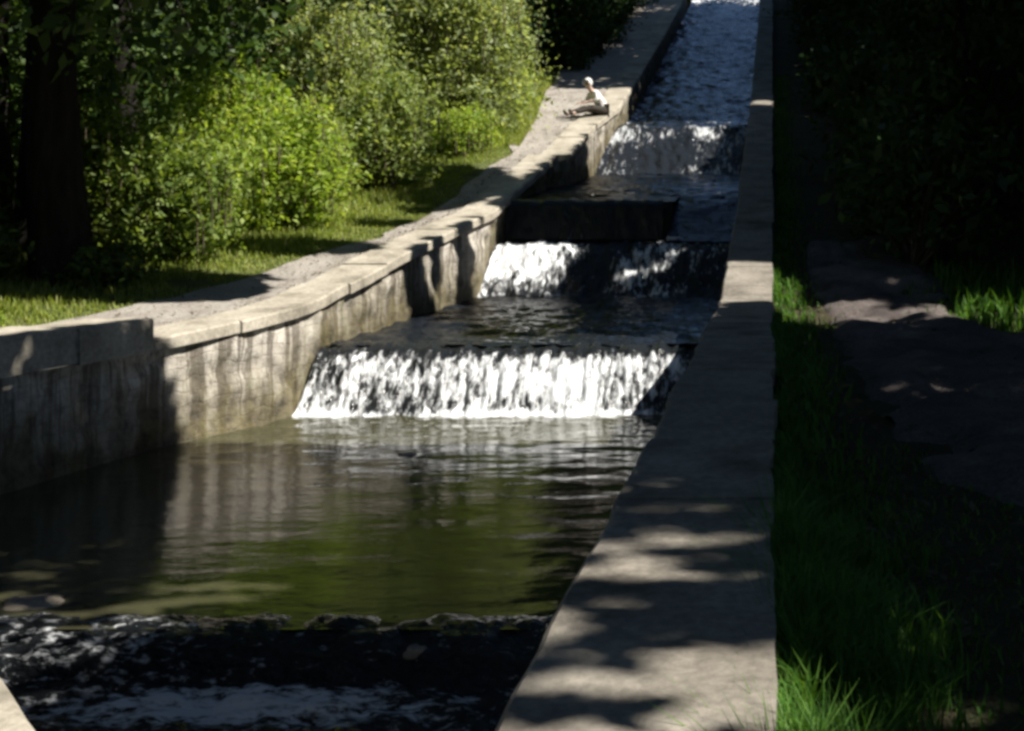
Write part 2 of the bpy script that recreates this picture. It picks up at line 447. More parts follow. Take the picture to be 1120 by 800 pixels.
rpo = [(2, 9), (5, 6.5), (8, 4.6), (11, 3.9), (13.5, 2.5), (16, 2.1), (40, 2.2)]
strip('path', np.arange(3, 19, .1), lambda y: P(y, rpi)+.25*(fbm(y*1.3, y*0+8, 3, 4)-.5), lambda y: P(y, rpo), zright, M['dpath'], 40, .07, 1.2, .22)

# ------------------------------------------------------------------ channel bed
yb = np.concatenate([np.arange(-6, 40, .5), np.arange(40, 91, 2.0)])
Y = np.repeat(yb[:, None], 2, 1); X = np.stack([XL(yb)-.3, np.full(len(yb), XR+.3)], 1)
bedp = [(-6, -.4), (7.3, -.35), (14.6, -.2), (14.8, .5), (21.5, .6), (22.2, 1.5), (23, 2.1), (30, 2.9), (31.5, 4.0), (34, 4.4), (45, 7.0), (58, 10.6), (72, 14.5), (90, 14.9)]
tag(link('stream_bed', mesh_np('stream_bed', np.stack([X, Y, P(Y, bedp)], -1).reshape(-1, 3), grid_faces(len(yb), 2)), M['bed']), kind='structure')

# ------------------------------------------------------------------ walls
def wall_face(parent, ya, yb_, xf, zt, flip=1, dy=.07, nz=22):
    y = np.arange(ya, yb_+1e-6, dy); t = np.linspace(0, 1, nz)
    Yg = np.repeat(y[:, None], nz, 1); bot = WA(y)-.45; top = zt(y)
    Zg = bot[:, None]*(1-t)+top[:, None]*t
    Xg = np.repeat(xf(y)[:, None], nz, 1)
    disp = (fbm(Yg*2.6, Zg*4.5, 4, 21)-.5)*.12
    Xg = Xg+flip*disp
    F = grid_faces(len(y), nz)
    me = mesh_np('wall_face', np.stack([Xg, Yg, Zg], -1).reshape(-1, 3), F if flip < 0 else F[:, ::-1].copy(), True)
    set_attr(me, 'wet', (Zg-WA(Yg)).ravel())
    return link('wall_face', me, M['wall'], parent)

def coping(parent, y0, y1, inner, outer, ztop, thick, slab=1.15, jit=.012, sag=.02, mt='coping'):
    """a row of separate slabs with open joints; every slab a bevelled block"""
    bm = bmesh.new(); y = y0
    rs = random.Random(int(y0*100)+3)
    while y < y1-.15:
        l = min(slab*rs.uniform(.8, 1.25), y1-y)
        if y1-(y+l) < .3: l = y1-y
        a = y+.003; b = y+l-.003; n = max(2, int(l/.12)+1)
        dz = rs.uniform(-1, 1)*jit; dx = rs.uniform(-1, 1)*jit*1.5
        ys = np.linspace(a, b, n); ring = []
        for yy in ys:
            xi = float(inner(yy))+dx; xo = float(outer(yy)); zt = float(ztop(yy))+dz+sag*(float(fbm(yy*.7, 1.5, 2, 8))-.5)
            c = .018
            xo += .05*(float(fbm(yy*2.7, 4, 4, 16))-.5)+dx
            e1 = .03*(float(fbm(yy*3, 9, 3, 6))-.5)
            prof = [(xo, zt-thick), (xo, zt), (xi+e1-(c if xi > xo else -c), zt), (xi+e1, zt-c), (xi+e1, zt-thick)]
            ring.append([bm.verts.new((px, yy, pz)) for px, pz in prof])
        for i in range(n-1):
            for k in range(5):
                bm.faces.new((ring[i][k], ring[i][(k+1) % 5], ring[i+1][(k+1) % 5], ring[i+1][k]))
        bm.faces.new(ring[0]); bm.faces.new(ring[-1][::-1])
        y += l
    bmesh.ops.recalc_face_normals(bm, faces=bm.faces)
    me = bpy.data.meshes.new('coping'); bm.to_mesh(me); bm.free()
    return link('coping', me, M[mt], parent)

lw = empty('channel_wall', (-6.6, 8.4, .45), 'long pale rubble stone wall with flat coping along the left side of the stream', 'wall')
wall_face(lw, 8.3, 62, lambda y: XL(y)-.08, lambda y: HL(y)-.12)
coping(lw, 12.36, 26.0, XL, lambda y: XL(y)-.62, HL, .13, 1.3)
coping(lw, 26.03, 62, XL, lambda y: XL(y)-.62, HL, .13, 1.5)
rc = coping(lw, 8.3, 12.33, lambda y: XL(y)+.015, lambda y: XL(y)-.6, lambda y: HL(y)*0+1.80, .34, 1.6)
rc['label'] = 'thicker raised block of coping in shade'
# end face of the jog
me = mesh_np('wall_end', np.array([(-4.62, 26.01, 2.6), (-4.30, 26.01, 2.6), (-4.30, 26.01, 3.76), (-4.62, 26.01, 3.76)]), np.array([(0, 1, 2, 3)]))
set_attr(me, 'wet', [0, 0, 1, 1]); link('wall_end', me, M['wall'], lw)

ww = empty('wing_wall', (-3.6, 5, .3), 'short angled wing wall with pale coping at the bottom left corner', 'wall')
wall_face(ww, -4, 8.26, lambda y: XL(y)-.08, lambda y: HL(y)-.12)
coping(ww, -3.5, 8.24, XL, lambda y: XL(y)-.85, HL, .13, 1.2)

rw = empty('channel_wall', (-.3, 3, .45), 'straight stone wall with broad coping along the right side of the stream', 'wall')
wall_face(rw, -4, 62, lambda y: y*0+XR+.07, lambda y: HR(y)-.12, -1, .12, 16)
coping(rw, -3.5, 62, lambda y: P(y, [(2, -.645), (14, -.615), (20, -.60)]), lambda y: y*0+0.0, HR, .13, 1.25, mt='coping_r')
# outer face towards the bank
y = np.arange(-4, 62.01, .25); t = np.linspace(0, 1, 4)
Yg = np.repeat(y[:, None], 4, 1); Zg = (HR(y)-.55)[:, None]*(1-t)+(HR(y)-.12)[:, None]*t
me = mesh_np('back_face', np.stack([Yg*0-.03, Yg, Zg], -1).reshape(-1, 3), grid_faces(len(y), 4)); set_attr(me, 'wet', (Zg*0+.6).ravel())
link('back_face', me, M['wall'], rw)

# ------------------------------------------------------------------ weirs (stone)
def weir(profile, xa, xb, label, seed=0, am=.05, mt='weir'):
    """profile [(y,z)...] extruded across the channel as worn blocks"""
    n = max(12, int((xb-xa)/.12)); xs = np.linspace(xa, xb, n); k = len(profile)
    V = []; 
    for i, x in enumerate(xs):
        for (yy, zz) in profile:
            V.append((x, yy+am*(float(fbm(x*1.7, yy*2+zz, 3, seed))-.5), zz+am*(float(fbm(x*2.3+5, yy+zz*2, 3, seed+1))-.5)))
    F = []
    for i in range(n-1):
        for q in range(k):
            F.append((i*k+q, i*k+(q+1) % k, (i+1)*k+(q+1) % k, (i+1)*k+q))
    me = bpy.data.meshes.new('weir'); me.from_pydata(V, [], F+[tuple(range(k)), tuple(range((n-1)*k, n*k))[::-1]])
    me.update()
    o = link('weir', me, M[mt]); return tag(o, label, 'weir', 'stone weirs across the stream')
weir([(7.8, .0), (7.8, .34), (7.3, .355), (7.12, .27), (7.0, .1), (6.9, -.3), (7.8, -.3)], -5.6, XR+.05, 'low dark stone weir nearest the camera under brown broken water', 1, .08)
weir([(15.7, .6), (15.7, 1.09), (15.05, 1.09), (14.85, .8), (14.5, .4), (14.4, 0.), (15.7, 0.)], -5.5, XR+.05, 'broad stone weir below the widest bright white fall', 2)
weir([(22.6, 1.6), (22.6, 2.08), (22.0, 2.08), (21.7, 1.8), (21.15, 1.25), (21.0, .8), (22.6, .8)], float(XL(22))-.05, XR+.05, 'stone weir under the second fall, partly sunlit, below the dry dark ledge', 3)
weir([(23.4, 2.2), (23.4, 2.86), (22.66, 2.88), (22.6, 2.6), (22.58, 2.2), (22.58, 1.9), (23.4, 1.9)], float(XL(22.7))-.1, -1.84, 'dry stone ledge, coloured near black for its shade, rising above the second fall on its left', 4, .16, 'ledge')
weir([(32.2, 3.6), (32.2, 4.68), (31.5, 4.68), (30.8, 4.2), (29.6, 3.4), (29.4, 2.9), (32.2, 2.9)], -4.2, XR+.05, 'farthest stone weir beside the seated person', 5)

# ------------------------------------------------------------------ water
def water_sheet(name, prof, mat, dx, dy, amp, sx=2, sy=2, foamf=None, xa=None, xb=None, seed=0, lump=0, freq=(2.0, 2.0), ridge=False, ampf=None):
    """prof [(y,z)] path of the surface upstream; a displaced grid across the channel"""
    prof = [np.array(p, float) for p in prof]
    seg = [0]
    for a, b in zip(prof, prof[1:]): seg.append(seg[-1]+np.linalg.norm(b-a))
    n = max(4, int(seg[-1]/dy)); u = np.linspace(0, seg[-1], n)
    yy = np.interp(u, seg, [p[0] for p in prof]); zz = np.interp(u, seg, [p[1] for p in prof])
    ker = np.ones(5)/5
    if len(prof) > 2 and n > 12:
        zz[2:-2] = np.convolve(zz, ker, 'valid')
    xa_ = (XL(yy)-.06) if xa is None else np.full(n, xa); xb_ = np.full(n, XR+.05 if xb is None else xb)
    nx = max(6, int((xb_-xa_).max()/dx)); t = np.linspace(0, 1, nx)
    X = xa_[:, None]*(1-t)+xb_[:, None]*t; Yg = np.repeat(yy[:, None], nx, 1); Zg = np.repeat(zz[:, None], nx, 1)
    U = np.repeat(u[:, None], nx, 1)
    h = fbm(X*freq[0], U*freq[1], 4, seed+50)-.5
    if ridge: h = .5-np.abs(h)*3
    if ampf is not None: h = h*ampf(X, Yg)
    dyv = np.gradient(yy); dzv = np.gradient(zz); ln = np.hypot(dyv, dzv)+1e-9
    ny = -dzv/ln; nzv = dyv/ln
    Yg = Yg+ny[:, None]*h*amp; Zg = Zg+nzv[:, None]*h*amp
    me = mesh_np(name, np.stack([X, Yg, Zg], -1).reshape(-1, 3), grid_faces(n, nx)[:, ::-1].copy(), True)
    fo = np.zeros(X.shape) if foamf is None else foamf(X, Yg, U/seg[-1])
    set_attr(me, 'foam', fo.ravel())
    return tag(link(name, me, mat), kind='structure')

W_pool = mat_water('pool_water', (.052, .051, .028), (1.2, 1.3), (4, 9, 9), (3.2, 7.0), .055, .03)
W_rough = mat_water('broken_water', (.012, .014, .016), (.66, .82), (8, 17, 17), (8, 16.0), .8, .06)
W_fall = mat_water('falling_water', (.014, .016, .018), (.50, .66), (13, 4.6, 4.6), (14.0, 3.0), .6, .12)
W_thin = mat_water('thin_falling_water', (.014, .017, .022), (.52, .80), (11, 3.0, 3.0), (10.0, 3.0), .6, .10)
W_run = mat_water('running_water', (.010, .013, .018), (.80, .92), (5, 3.2, 3.2), (4.0, 5.5), .6, .08)

# tail water below the nearest weir
water_sheet('water', [(-5, .2), (6.7, .22), (6.98, .25)], W_rough, .03, .025, .11, seed=1, freq=(4.5, 7.0),
            foamf=lambda X, Y, t: .05+.24*np.exp(-((X+3.0)/.9)**2-((Y-6.72)/.25)**2)+.09*np.exp(-((X+2.6)/1.6)**2-((Y-6.75)/.3)**2))
water_sheet('waterfall', [(6.88, .20), (7.0, .26), (7.08, .37), (7.2, .44), (7.36, .463), (7.5, .455)], W_rough, .03, .015, .09, seed=2, freq=(7, 5),
            foamf=lambda X, Y, t: .04+.10*np.exp(-((X+4.0)/1.0)**2)+.05*(fbm(X*1.5, t*3, 2, 9)-.5))
# first pool
water_sheet('water', [(7.28, .45), (14.45, .45)], W_pool, .035, .03, .012, seed=3, freq=(1.6, 3.2), ampf=lambda X, Y: .8+3.2*np.clip((Y-10.5)/4, 0, 1)+2.0*np.clip((X+2.2)/1.2, 0, 1), foamf=lambda X, Y, t: .50*np.clip((Y-13.75)/.7, 0, 1)**2+.16*np.clip((Y-12)/2.4, 0, 1))
# first big fall
water_sheet('waterfall', [(14.30, .42), (14.44, .50), (14.62, .74), (14.86, 1.02), (15.02, 1.14), (15.25, 1.17)], W_fall, .025, .02, .13, seed=4, freq=(11, 2.4),
            foamf=lambda X, Y, t: .035+.06*np.sin(np.clip(t, 0, 1)*3.14)-.30*np.clip((t-.66)/.25, 0, 1)+.22*np.clip((.15-t)/.15, 0, 1)+.34*(fbm(X*1.7, t*2.2, 3, 66)-.5))
water_sheet('water', [(15.2, 1.165), (21.15, 1.29)], W_run, .04, .04, .12, seed=5, freq=(2.6, 4.5), foamf=lambda X, Y, t: -.30+0*X)
# second fall
water_sheet('waterfall', [(20.9, 1.26), (21.1, 1.36), (21.4, 1.68), (21.72, 2.0), (21.95, 2.15), (22.2, 2.18), (22.62, 2.19)], W_fall, .035, .025, .16, seed=6, freq=(7, 2.4),
            foamf=lambda X, Y, t: -.10+.10*np.sin(t*3.14)+.5*(fbm(X*1.6, t*2.5, 3, 91)-.5)-.32*np.clip((t-.72)/.2, 0, 1)+.10*np.exp(-((X+4.0)/.9)**2)-.10*np.exp(-((X+2.8)/.35)**2)-.12*np.clip((X+1.8)/.5, 0, 1))
water_sheet('waterfall', [(22.46, 2.22), (22.50, 2.5), (22.55, 2.86), (22.66, 2.945), (22.95, 2.945)], W_thin, .04, .03, .08, seed=12, xb=-2.0, freq=(7, 2), foamf=lambda X, Y, t: -.20+.5*(fbm(X*2.0, t*.6, 3, 95)-.5)+.10*np.clip((.12-t)/.1, 0, 1))
# chute past the dry ledge, third pool, third fall, upper run
water_sheet('water', [(22.05, 2.19), (22.6, 2.42), (23.4, 2.80), (24.1, 3.06)], W_run, .05, .05, .09, seed=7, xa=-1.9, freq=(3, 3), foamf=lambda X, Y, t: -.14+0*X)
water_sheet('water', [(22.70, 2.91), (23.3, 2.95), (24.0, 3.02)], W_run, .07, .06, .04, seed=8, xb=-1.80, freq=(2, 3), foamf=lambda X, Y, t: -.20+0*X)
water_sheet('water', [(23.95, 3.02), (29.6, 3.54)], W_run, .05, .05, .12, seed=8, freq=(2.6, 3.4), foamf=lambda X, Y, t: -.09+0*X)
water_sheet('waterfall', [(29.3, 3.5), (29.5, 3.6), (30.2, 4.05), (30.9, 4.5), (31.4, 4.76), (31.8, 4.82)], W_thin, .05, .035, .2, seed=9, freq=(6, 2.2),
            foamf=lambda X, Y, t: -.06+.5*(fbm(X*1.8, t*2.5, 3, 93)-.5)+.15*np.clip((t-.45)/.2, 0, 1)*np.clip((.93-t)/.05, 0, 1)+.05*np.clip((.2-t)/.1, 0, 1)-.25*np.clip((t-.92)/.05, 0, 1)-.2*np.exp(-((X+2.6)/.4)**2-((t-.35)/.2)**2))
water_sheet('water', [(31.6, 4.78), (34, 5.05), (45, 7.6), (58, 11.2), (72, 15.1), (90, 15.5)], W_run, .06, .07, .17, seed=10, freq=(3.0, 2.2), foamf=lambda X, Y, t: +.25+.12*(fbm(X*.9, Y*.5, 2, 88)-.5)*2+.05*np.clip((Y-45)/15, 0, 1)-.2*np.clip((33-Y)/1, 0, 1))

# ------------------------------------------------------------------ rocks
def rock(x, y, z, r, label, seed):
    bm = bmesh.new(); bmesh.ops.create_icosphere(bm, subdivisions=3, radius=1)
    for v in bm.verts:
        n = mnoise.noise(v.co*1.3+Vector((seed*3.1, 0, 0)))*.35+mnoise.noise(v.co*3.5+Vector((0, seed*2.7, 0)))*.14
        v.co = v.co*(1+n); v.co.x *= r[0]; v.co.y *= r[1]; v.co.z *= r[2]
    me = bpy.data.meshes.new('rock'); bm.to_mesh(me); bm.free()
    for p in me.polygons: p.use_smooth = True
    o = link('rock', me, M['rock']); o.location = (x, y, z); return tag(o, label, 'rock')
rock(-4.62, 7.75, .44, (.2, .15, .045), 'flat pale rock breaking the dark water just above the nearest weir', 1)
rock(-4.95, 7.5, .44, (.24, .14, .06), 'small low brown rock on the weir crest at the far left of the water', 2)
rock(-2.05, 7.14, .37, (.08, .07, .04), 'small wet blue grey rock on the lip of the nearest weir', 3)
rock(-3.6, 12.2, .44, (.1, .07, .03), 'tiny dark rock poking out of the calm pool beside the lit wall', 4)

# ------------------------------------------------------------------ grass
def grass(name, xy, zf, h, mat, label, wid=.012, lean=.5, pull=0):
    n = len(xy); x = xy[:, 0]; y = xy[:, 1]; z = zf(x, y)
    hh = h*RNG.uniform(.45, 1.25, n) if np.isscalar(h) else h*RNG.uniform(.45, 1.25, n)
    an = RNG.uniform(0, 6.283, n); ln = RNG.uniform(.1, 1, n)*lean
    sx = -np.sin(an)*wid; sy = np.cos(an)*wid; dx = np.cos(an)*ln*hh; dy = np.sin(an)*ln*hh
    dx = dx-pull*hh
    B = np.stack([x, y, z-.03], 1); S = np.stack([sx, sy, 0*sx], 1)
    Mi = B+np.stack([dx*.35, dy*.35, hh*.6], 1); T = B+np.stack([dx, dy, hh*(1-.25*ln)], 1)
    V = np.stack([B-S, B+S, Mi+S*.8, Mi-S*.8, T], 1).reshape(-1, 3)
    i = np.arange(n)*5
    F4 = np.stack([i, i+1, i+2, i+3], 1); F3 = np.stack([i+3, i+2, i+4, i+4], 1)
    me = bpy.data.meshes.new(name)
    faces = [tuple(f) for f in F4.tolist()]+[tuple(f[:3]) for f in F3.tolist()]
    me.from_pydata(V.tolist(), [], faces); me.update()
    o = link(name, me, mat); return tag(o, label, 'grass', kind='stuff')

# left bank, between path and shrubs
n = 85000
y = RNG.uniform(9, 36, n); off = RNG.uniform(0, 1, n)**1.3*4.5
x = P(y, lpo)-off+.15
ok = (fbm(x*1.2, y*1.2, 3, 12)+.25*np.minimum(off, .6) > .37)
x, y, off = x[ok], y[ok], off[ok]
grass('grass', np.stack([x, y], 1), zleft, .05+.08*np.clip(off, 0, 1.5)+.13*(y > 27), M['grassL'], 'sunlit yellow green grass between the left path and the shrubs', .010)
n = 5000
y = RNG.uniform(8, 30, n); x = XL(y)-.62-RNG.uniform(0, .16, n); ok = fbm(y*1.5, y*0, 3, 14) > .5
grass('grass', np.stack([x[ok], y[ok]], 1), zleft, .07, M['grassL'], 'sparse low grass along the back edge of the left coping', .008)
# right bank: rank tufts against the wall close to the camera
n = 22000
y = 1.4+RNG.uniform(0, 1, n)**1.2*5.0; x = -.01+np.abs(RNG.normal(size=n))*.24
hh = (.27*np.exp(-x*1.5)*np.clip((6.4-y)/1.6, .25, 1)+.05)*(.55+.9*fbm(x*2.5, y*2.2, 3, 19))
ok = fbm(x*3, y*3, 3, 15) > .36
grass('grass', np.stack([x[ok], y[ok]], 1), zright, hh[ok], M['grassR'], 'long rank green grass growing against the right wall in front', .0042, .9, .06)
n = 4200
y = 1.4+RNG.uniform(0, 1, n)**1.1*5.2; x = RNG.uniform(-.03, .12, n); ok = fbm(x*2, y*2.1, 3, 25) > .42
grass('grass', np.stack([x[ok], y[ok]], 1), lambda a, b: np.maximum(zright(a, b), HR(b)-.14), .17, M['grassR'], 'grass blades spilling over the outer edge of the right coping', .004, .9, .36)
n = 2500
y = RNG.uniform(6, 20, n); x = RNG.uniform(-.02, .1, n); ok = fbm(x*2, y*1.3, 3, 26) > .5
grass('grass', np.stack([x[ok], y[ok]], 1), lambda a, b: np.maximum(zright(a, b), HR(b)-.14), .16, M['grassR'], 'sparse weeds along the outer edge of the right coping farther up', .006, .9, .30)
n = 13000
y = RNG.uniform(1.5, 7.5, n); x = RNG.uniform(.3, 6, n)
ok = (x < P(y, rpi)+.35*fbm(x*2, y*2, 2, 6)) | (x > P(y, rpo))
ok |= y < 4.6
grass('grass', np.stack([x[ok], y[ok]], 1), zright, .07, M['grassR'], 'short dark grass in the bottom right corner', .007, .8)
n = 14000
y = RNG.uniform(6, 40, n); x = np.where(RNG.uniform(0, 1, n) < .45, .05+np.abs(RNG.normal(size=n))*.22, P(y, rpo)-.4+RNG.uniform(0, 1, n)**1.5*4)
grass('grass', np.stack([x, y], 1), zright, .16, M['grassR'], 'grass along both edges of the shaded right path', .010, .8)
n = 3500
y = RNG.uniform(13.6, 17, n); x = RNG.uniform(.1, 5.0, n); ok = (fbm(x*1.3, y*1.1, 3, 44) > .56) | (x > 2.2)
grass('grass', np.stack([x[ok], y[ok]], 1), zright, np.where(x[ok] > 2.2, .34, .07), M['grassR'], 'tufts of brighter grass where a sun patch crosses the right path', .012, .8)

# fallen leaves and twigs
def litter(n, xs, ys, zf, mat, label, size=.05):
    C = np.stack([xs, ys, zf(xs, ys)+.055], 1); d = RNG.normal(size=(n, 3)); d[:, 2] *= .18; d /= np.linalg.norm(d, axis=1)[:, None]
    u = np.cross(d, np.array((0, 0, 1.0))+RNG.normal(size=(n, 3))*.2); u /= np.linalg.norm(u, axis=1)[:, None]
    l = size*RNG.uniform(.5, 1.4, n)[:, None]
    V = np.stack([C-d*l*.5, C+u*l*.3, C+d*l*.5, C-u*l*.3], 1).reshape(-1, 3)
    tag(link('leaf_litter', mesh_np('leaf_litter', V, np.arange(4*n).reshape(n, 4)), mat), label, 'leaf litter', kind='stuff')
n = 5000; y = RNG.uniform(4, 18, n); x = .4+RNG.uniform(0, 1, n)*5
litter(n, x, y, zright, M['twig'], 'brown fallen leaves scattered over the dark right path')
n = 2500; y = RNG.uniform(8, 34, n); x = XL(y)-.65-RNG.uniform(0, 1, n)**1.5*(XL(y)-.65-P(y, lpo))
litter(n, x, y, zleft, M['twig'], 'dry leaves and twigs lying on the sunny left path', .045)

# ------------------------------------------------------------------ left shrubs
def on_left(x, y): return float(zleft(np.array(x), np.array(y)))
def on_right(x, y): return float(zright(np.array(x), np.array(y)))
def lshrub(x, y, *a, **k): return shrub(x, y, on_left(x, y), *a, **k)
lshrub(-8.35, 17.2, (1.15, .9), 1.65, 300, 24, .17, .085, M['bushA'], 'dull green shrub next to the black tree trunk, leftmost of the sunlit shrubs', lobes=8, seed=1, spiky=12)
lshrub(-7.75, 19.9, (1.35, .95), 2.05, 460, 26, .16, .085, M['bushB'], 'bright fresh green shrub in the middle of the left bank', lobes=9, seed=2, spiky=13)
lshrub(-7.25, 23.2, (1.15, 1.1), 2.2, 380, 26, .17, .085, M['bushC'], 'rounded shrub with a shaded hollow front, between the bright shrub and the tall pale one', lobes=8, seed=3, spiky=12)
lshrub(-7.0, 28.0, (1.75, 1.7), 4.5, 800, 28, .24, .10, M['bushD'], 'tall pale grey green willow shrub reaching the top of the picture', lobes=14, seed=4, spiky=16)
lshrub(-8.9, 25.5, (1.6, 1.3), 3.5, 480, 26, .22, .095, M['bushD'], 'pale willow shrub standing behind and left of the tallest one', lobes=10, seed=5, spiky=14)
lshrub(-9.3, 21.8, (1.4, 1.1), 2.4, 340, 25, .18, .09, M['bushB'], 'light green shrub behind the bright fresh green one', lobes=8, seed=6, spiky=12)
lshrub(-10.2, 19.0, (1.4, 1.0), 2.1, 260, 24, .18, .09, M['bushA'], 'dark green shrub in the wood edge behind the dull green one', lobes=7, seed=7, spiky=9)
lshrub(-8.6, 12.9, (.45, .4), .35, 60, 20, .08, .06, M['bushB'], 'low leafy weed clump at the left edge beside the path', lobes=3, seed=8)
lshrub(-6.9, 30.9, (.9, 1.1), 1.6, 220, 24, .15, .08, M['bushB'], 'low bright green shrub at the foot of the tall willow beside the path', lobes=6, seed=9, spiky=9)
lshrub(-6.55, 26.2, (.75, 1.0), 1.0, 170, 24, .14, .07, M['bushB'], 'low yellow green shrub in front of the tall willow at the grass edge', lobes=6, seed=10, spiky=10)
lshrub(-7.95, 21.4, (1.0, .8), 1.9, 240, 24, .17, .085, M['bushC'], 'ragged shrub filling the gap between the bright shrub and the hollow rounded one', lobes=6, seed=11, spiky=10)
lshrub(-8.45, 18.4, (.9, .7), 1.7, 220, 24, .16, .085, M['bushB'], 'small light shrub squeezed between the dull green shrub and the bright one', lobes=6, seed=12, spiky=9)
lshrub(-9.9, 14.9, (1.0, .8), 1.1, 130, 22, .18, .10, M['leafL'], 'dark low bush in the shade at the foot of the black trunk', lobes=6, seed=13)
lshrub(-8.35, 15.5, (.5, .4), .6, 70, 20, .12, .08, M['leafL'], 'small dark weed tuft at the right foot of the black trunk', lobes=4, seed=14)

# ------------------------------------------------------------------ left trees
def lfilt(x, y, z):
    # keeps the crown off the sunlit shrubs, the path and the sight line of the stream
    return (x < XL(y)-1.6) & (z > zleft(x, y)+.2)
bx, by = -8.98, 15.8
def bigf(x, y, z): return (x < -6.2) & (z > 4.3+.1*np.abs(x+9)-.35*np.clip(-9.2-x, 0, 6))
tree(bx, by, on_left(bx, by), 12, .33, (-9.8, 16.3, 8.2), (4.6, 4.2, 4.4), 430, 34, .38, .17, M['leafL'],
     'big black tree trunk in shade at the left edge of the path', limbs=14, filt=bigf, lean=(-.02, .02), flare=.25)
def overf(X, Y_, Z):  # keeps only crown leaves that throw the intended shade on the left
    h = Z-HL(Y_); px = X-KX*h; py = Y_-KY*h
    wob = fbm(px*.8, py*.8, 3, 61)-.5
    dark = (px < -8.5) & (py > 14.3) & (py < 16.7)
    reg = (px < np.where(py > 21, -11.2, -10.2)+1.4*wob) & ((fbm(px*.55, py*.55, 3, 62) > .43) | dark)
    reg &= ~(((px+15.0)/2.6)**2+((py-22.5)/3.2)**2 < 1+1.2*wob)
    return (reg | (blots(px, py, wob) & (Y_ < 17.3))) & ((X < -4.1) | (blots(px, py, wob) & (px < -6.2) & (X < -1.6))) & (Z > CAMZ+.165*Y_+.25)
for i, (x, y) in enumerate([(-11.5, 8.0), (-12.2, 3.5), (-16, 6), (-11.8, 12.5), (-9.6, 14.2), (-11.2, 17.8), (-10.0, 17.2), (-11.6, 22.3), (-11.9, 26.5), (-12.2, 31.0), (-16.5, 14), (-17, 24), (-17.2, 29.5), (-12.6, 36.5)]):  # added trees, crowns out of view, to darken the wood and trunk
    z = on_left(x, y)
    low = x == -9.6  # this crown is moved out over the bank to cast a shade patch
    tree(x, y, z, 13, .24, (x+5.2, 15.0, z+6.6) if low else (x+3.4*(x > -13), y, z+9.8), (4.6, 1.9, 2.4) if low else (5.4, 3.6, 4.0), 420, 44, .42, .24, M['leafL'],
         'tall slender tree added in the left wood, unseen crown shaped to shade it', 'trees added to shade the left wood', limbs=8, filt=overf, aspect=1.8)
WL = 'dark leafy tree in the wood behind the sunlit left shrubs'
spots = [(-12.5, 19.5, 9, 3.0), (-15, 16, 9, 3.4), (-12.8, 24, 10, 3.2), (-16.5, 21.5, 11, 3.6), (-11.5, 28.5, 10, 3.0), (-15.5, 27.5, 11, 3.5),
         (-20, 18, 11, 4), (-21, 25, 12, 4), (-10.8, 33.5, 10, 3.0), (-14.5, 33.5, 12, 3.6), (-19.5, 32, 12, 4), (-26, 22, 13, 4.5), (-26, 30, 13, 4.5),
         (-10.2, 39, 11, 3.2), (-14.5, 41, 12, 3.8), (-20, 41, 13, 4.2), (-9.4, 45.5, 11, 3.2), (-13, 50, 12, 3.8), (-8.6, 54, 12, 3.6), (-19, 52, 13, 4.4), (-10, 63, 13, 4.2), (-28, 42, 14, 5)]
for i, (x, y, h, r) in enumerate(spots):
    z = on_left(x, y)
    far = y > 37
    tree(x, y, z, h, .17+.006*h, (x+.4, y, z+h*.56), (r, r, h*.47), 190, 30, .33, .16+.05*(far), M['leafL'], WL, 'trees of the wood on the left bank', limbs=7,
         filt=lambda X, Y_, Z: (X < XL(Y_)-2.0-.8*(Y_ < 37)) & (Z > zleft(X, Y_)+.1))
US = 'low dark bush filling the wood floor behind the left shrubs'
for i, (x, y) in enumerate([(-12, 17.5), (-13.5, 21), (-11.2, 23.5), (-14.5, 24.5), (-10.8, 30.5), (-13, 29), (-17, 19.5), (-18, 24), (-11.5, 14.6), (-14, 13.8), (-9.2, 36.5), (-8.7, 40.5), (-11, 42), (-8.6, 49), (-17, 30), (-12, 37), (-21, 29)]):
    lshrub(x, y, (1.7, 1.5), 2.3+.3*(i % 3), 150, 22, .24, .15, M['leafL'], US, 'bushes of the left wood floor', lobes=4, seed=20+i)
for i, (x, y) in enumerate([(-6.4, 38.5), (-7.9, 36.6), (-6.0, 41.5), (-7.6, 40.5), (-6.2, 45.0), (-6.6, 49), (-6.3, 53.5), (-6.6, 58)]):
    lshrub(x, y, (1.15, 1.5), 2.6+.5*(i % 3), 200, 24, .22, .15, M['leafR'], 'black green bush closing over the dark upper path behind the seated person', 'bushes over the upper path', lobes=5, seed=60+i)
# overhanging trees that darken the upper path
for i, (x, y, h) in enumerate([(-7.6, 37.5, 10), (-7.4, 43, 10), (-7.7, 49.5, 11), (-7.5, 57, 12)]):
    z = on_left(x, y)
    tree(x, y, z, h, .2, (x+.6, y, z+h*.62), (2.9, 3.0, h*.40), 300, 34, .36, .30, M['leafL'], 'shady tree leaning over the dark upper path beyond the seated person', 'trees over the upper path', limbs=7,
         filt=lambda X, Y_, Z: (X < -4.9) & (Z > zleft(X, Y_)+1.5))

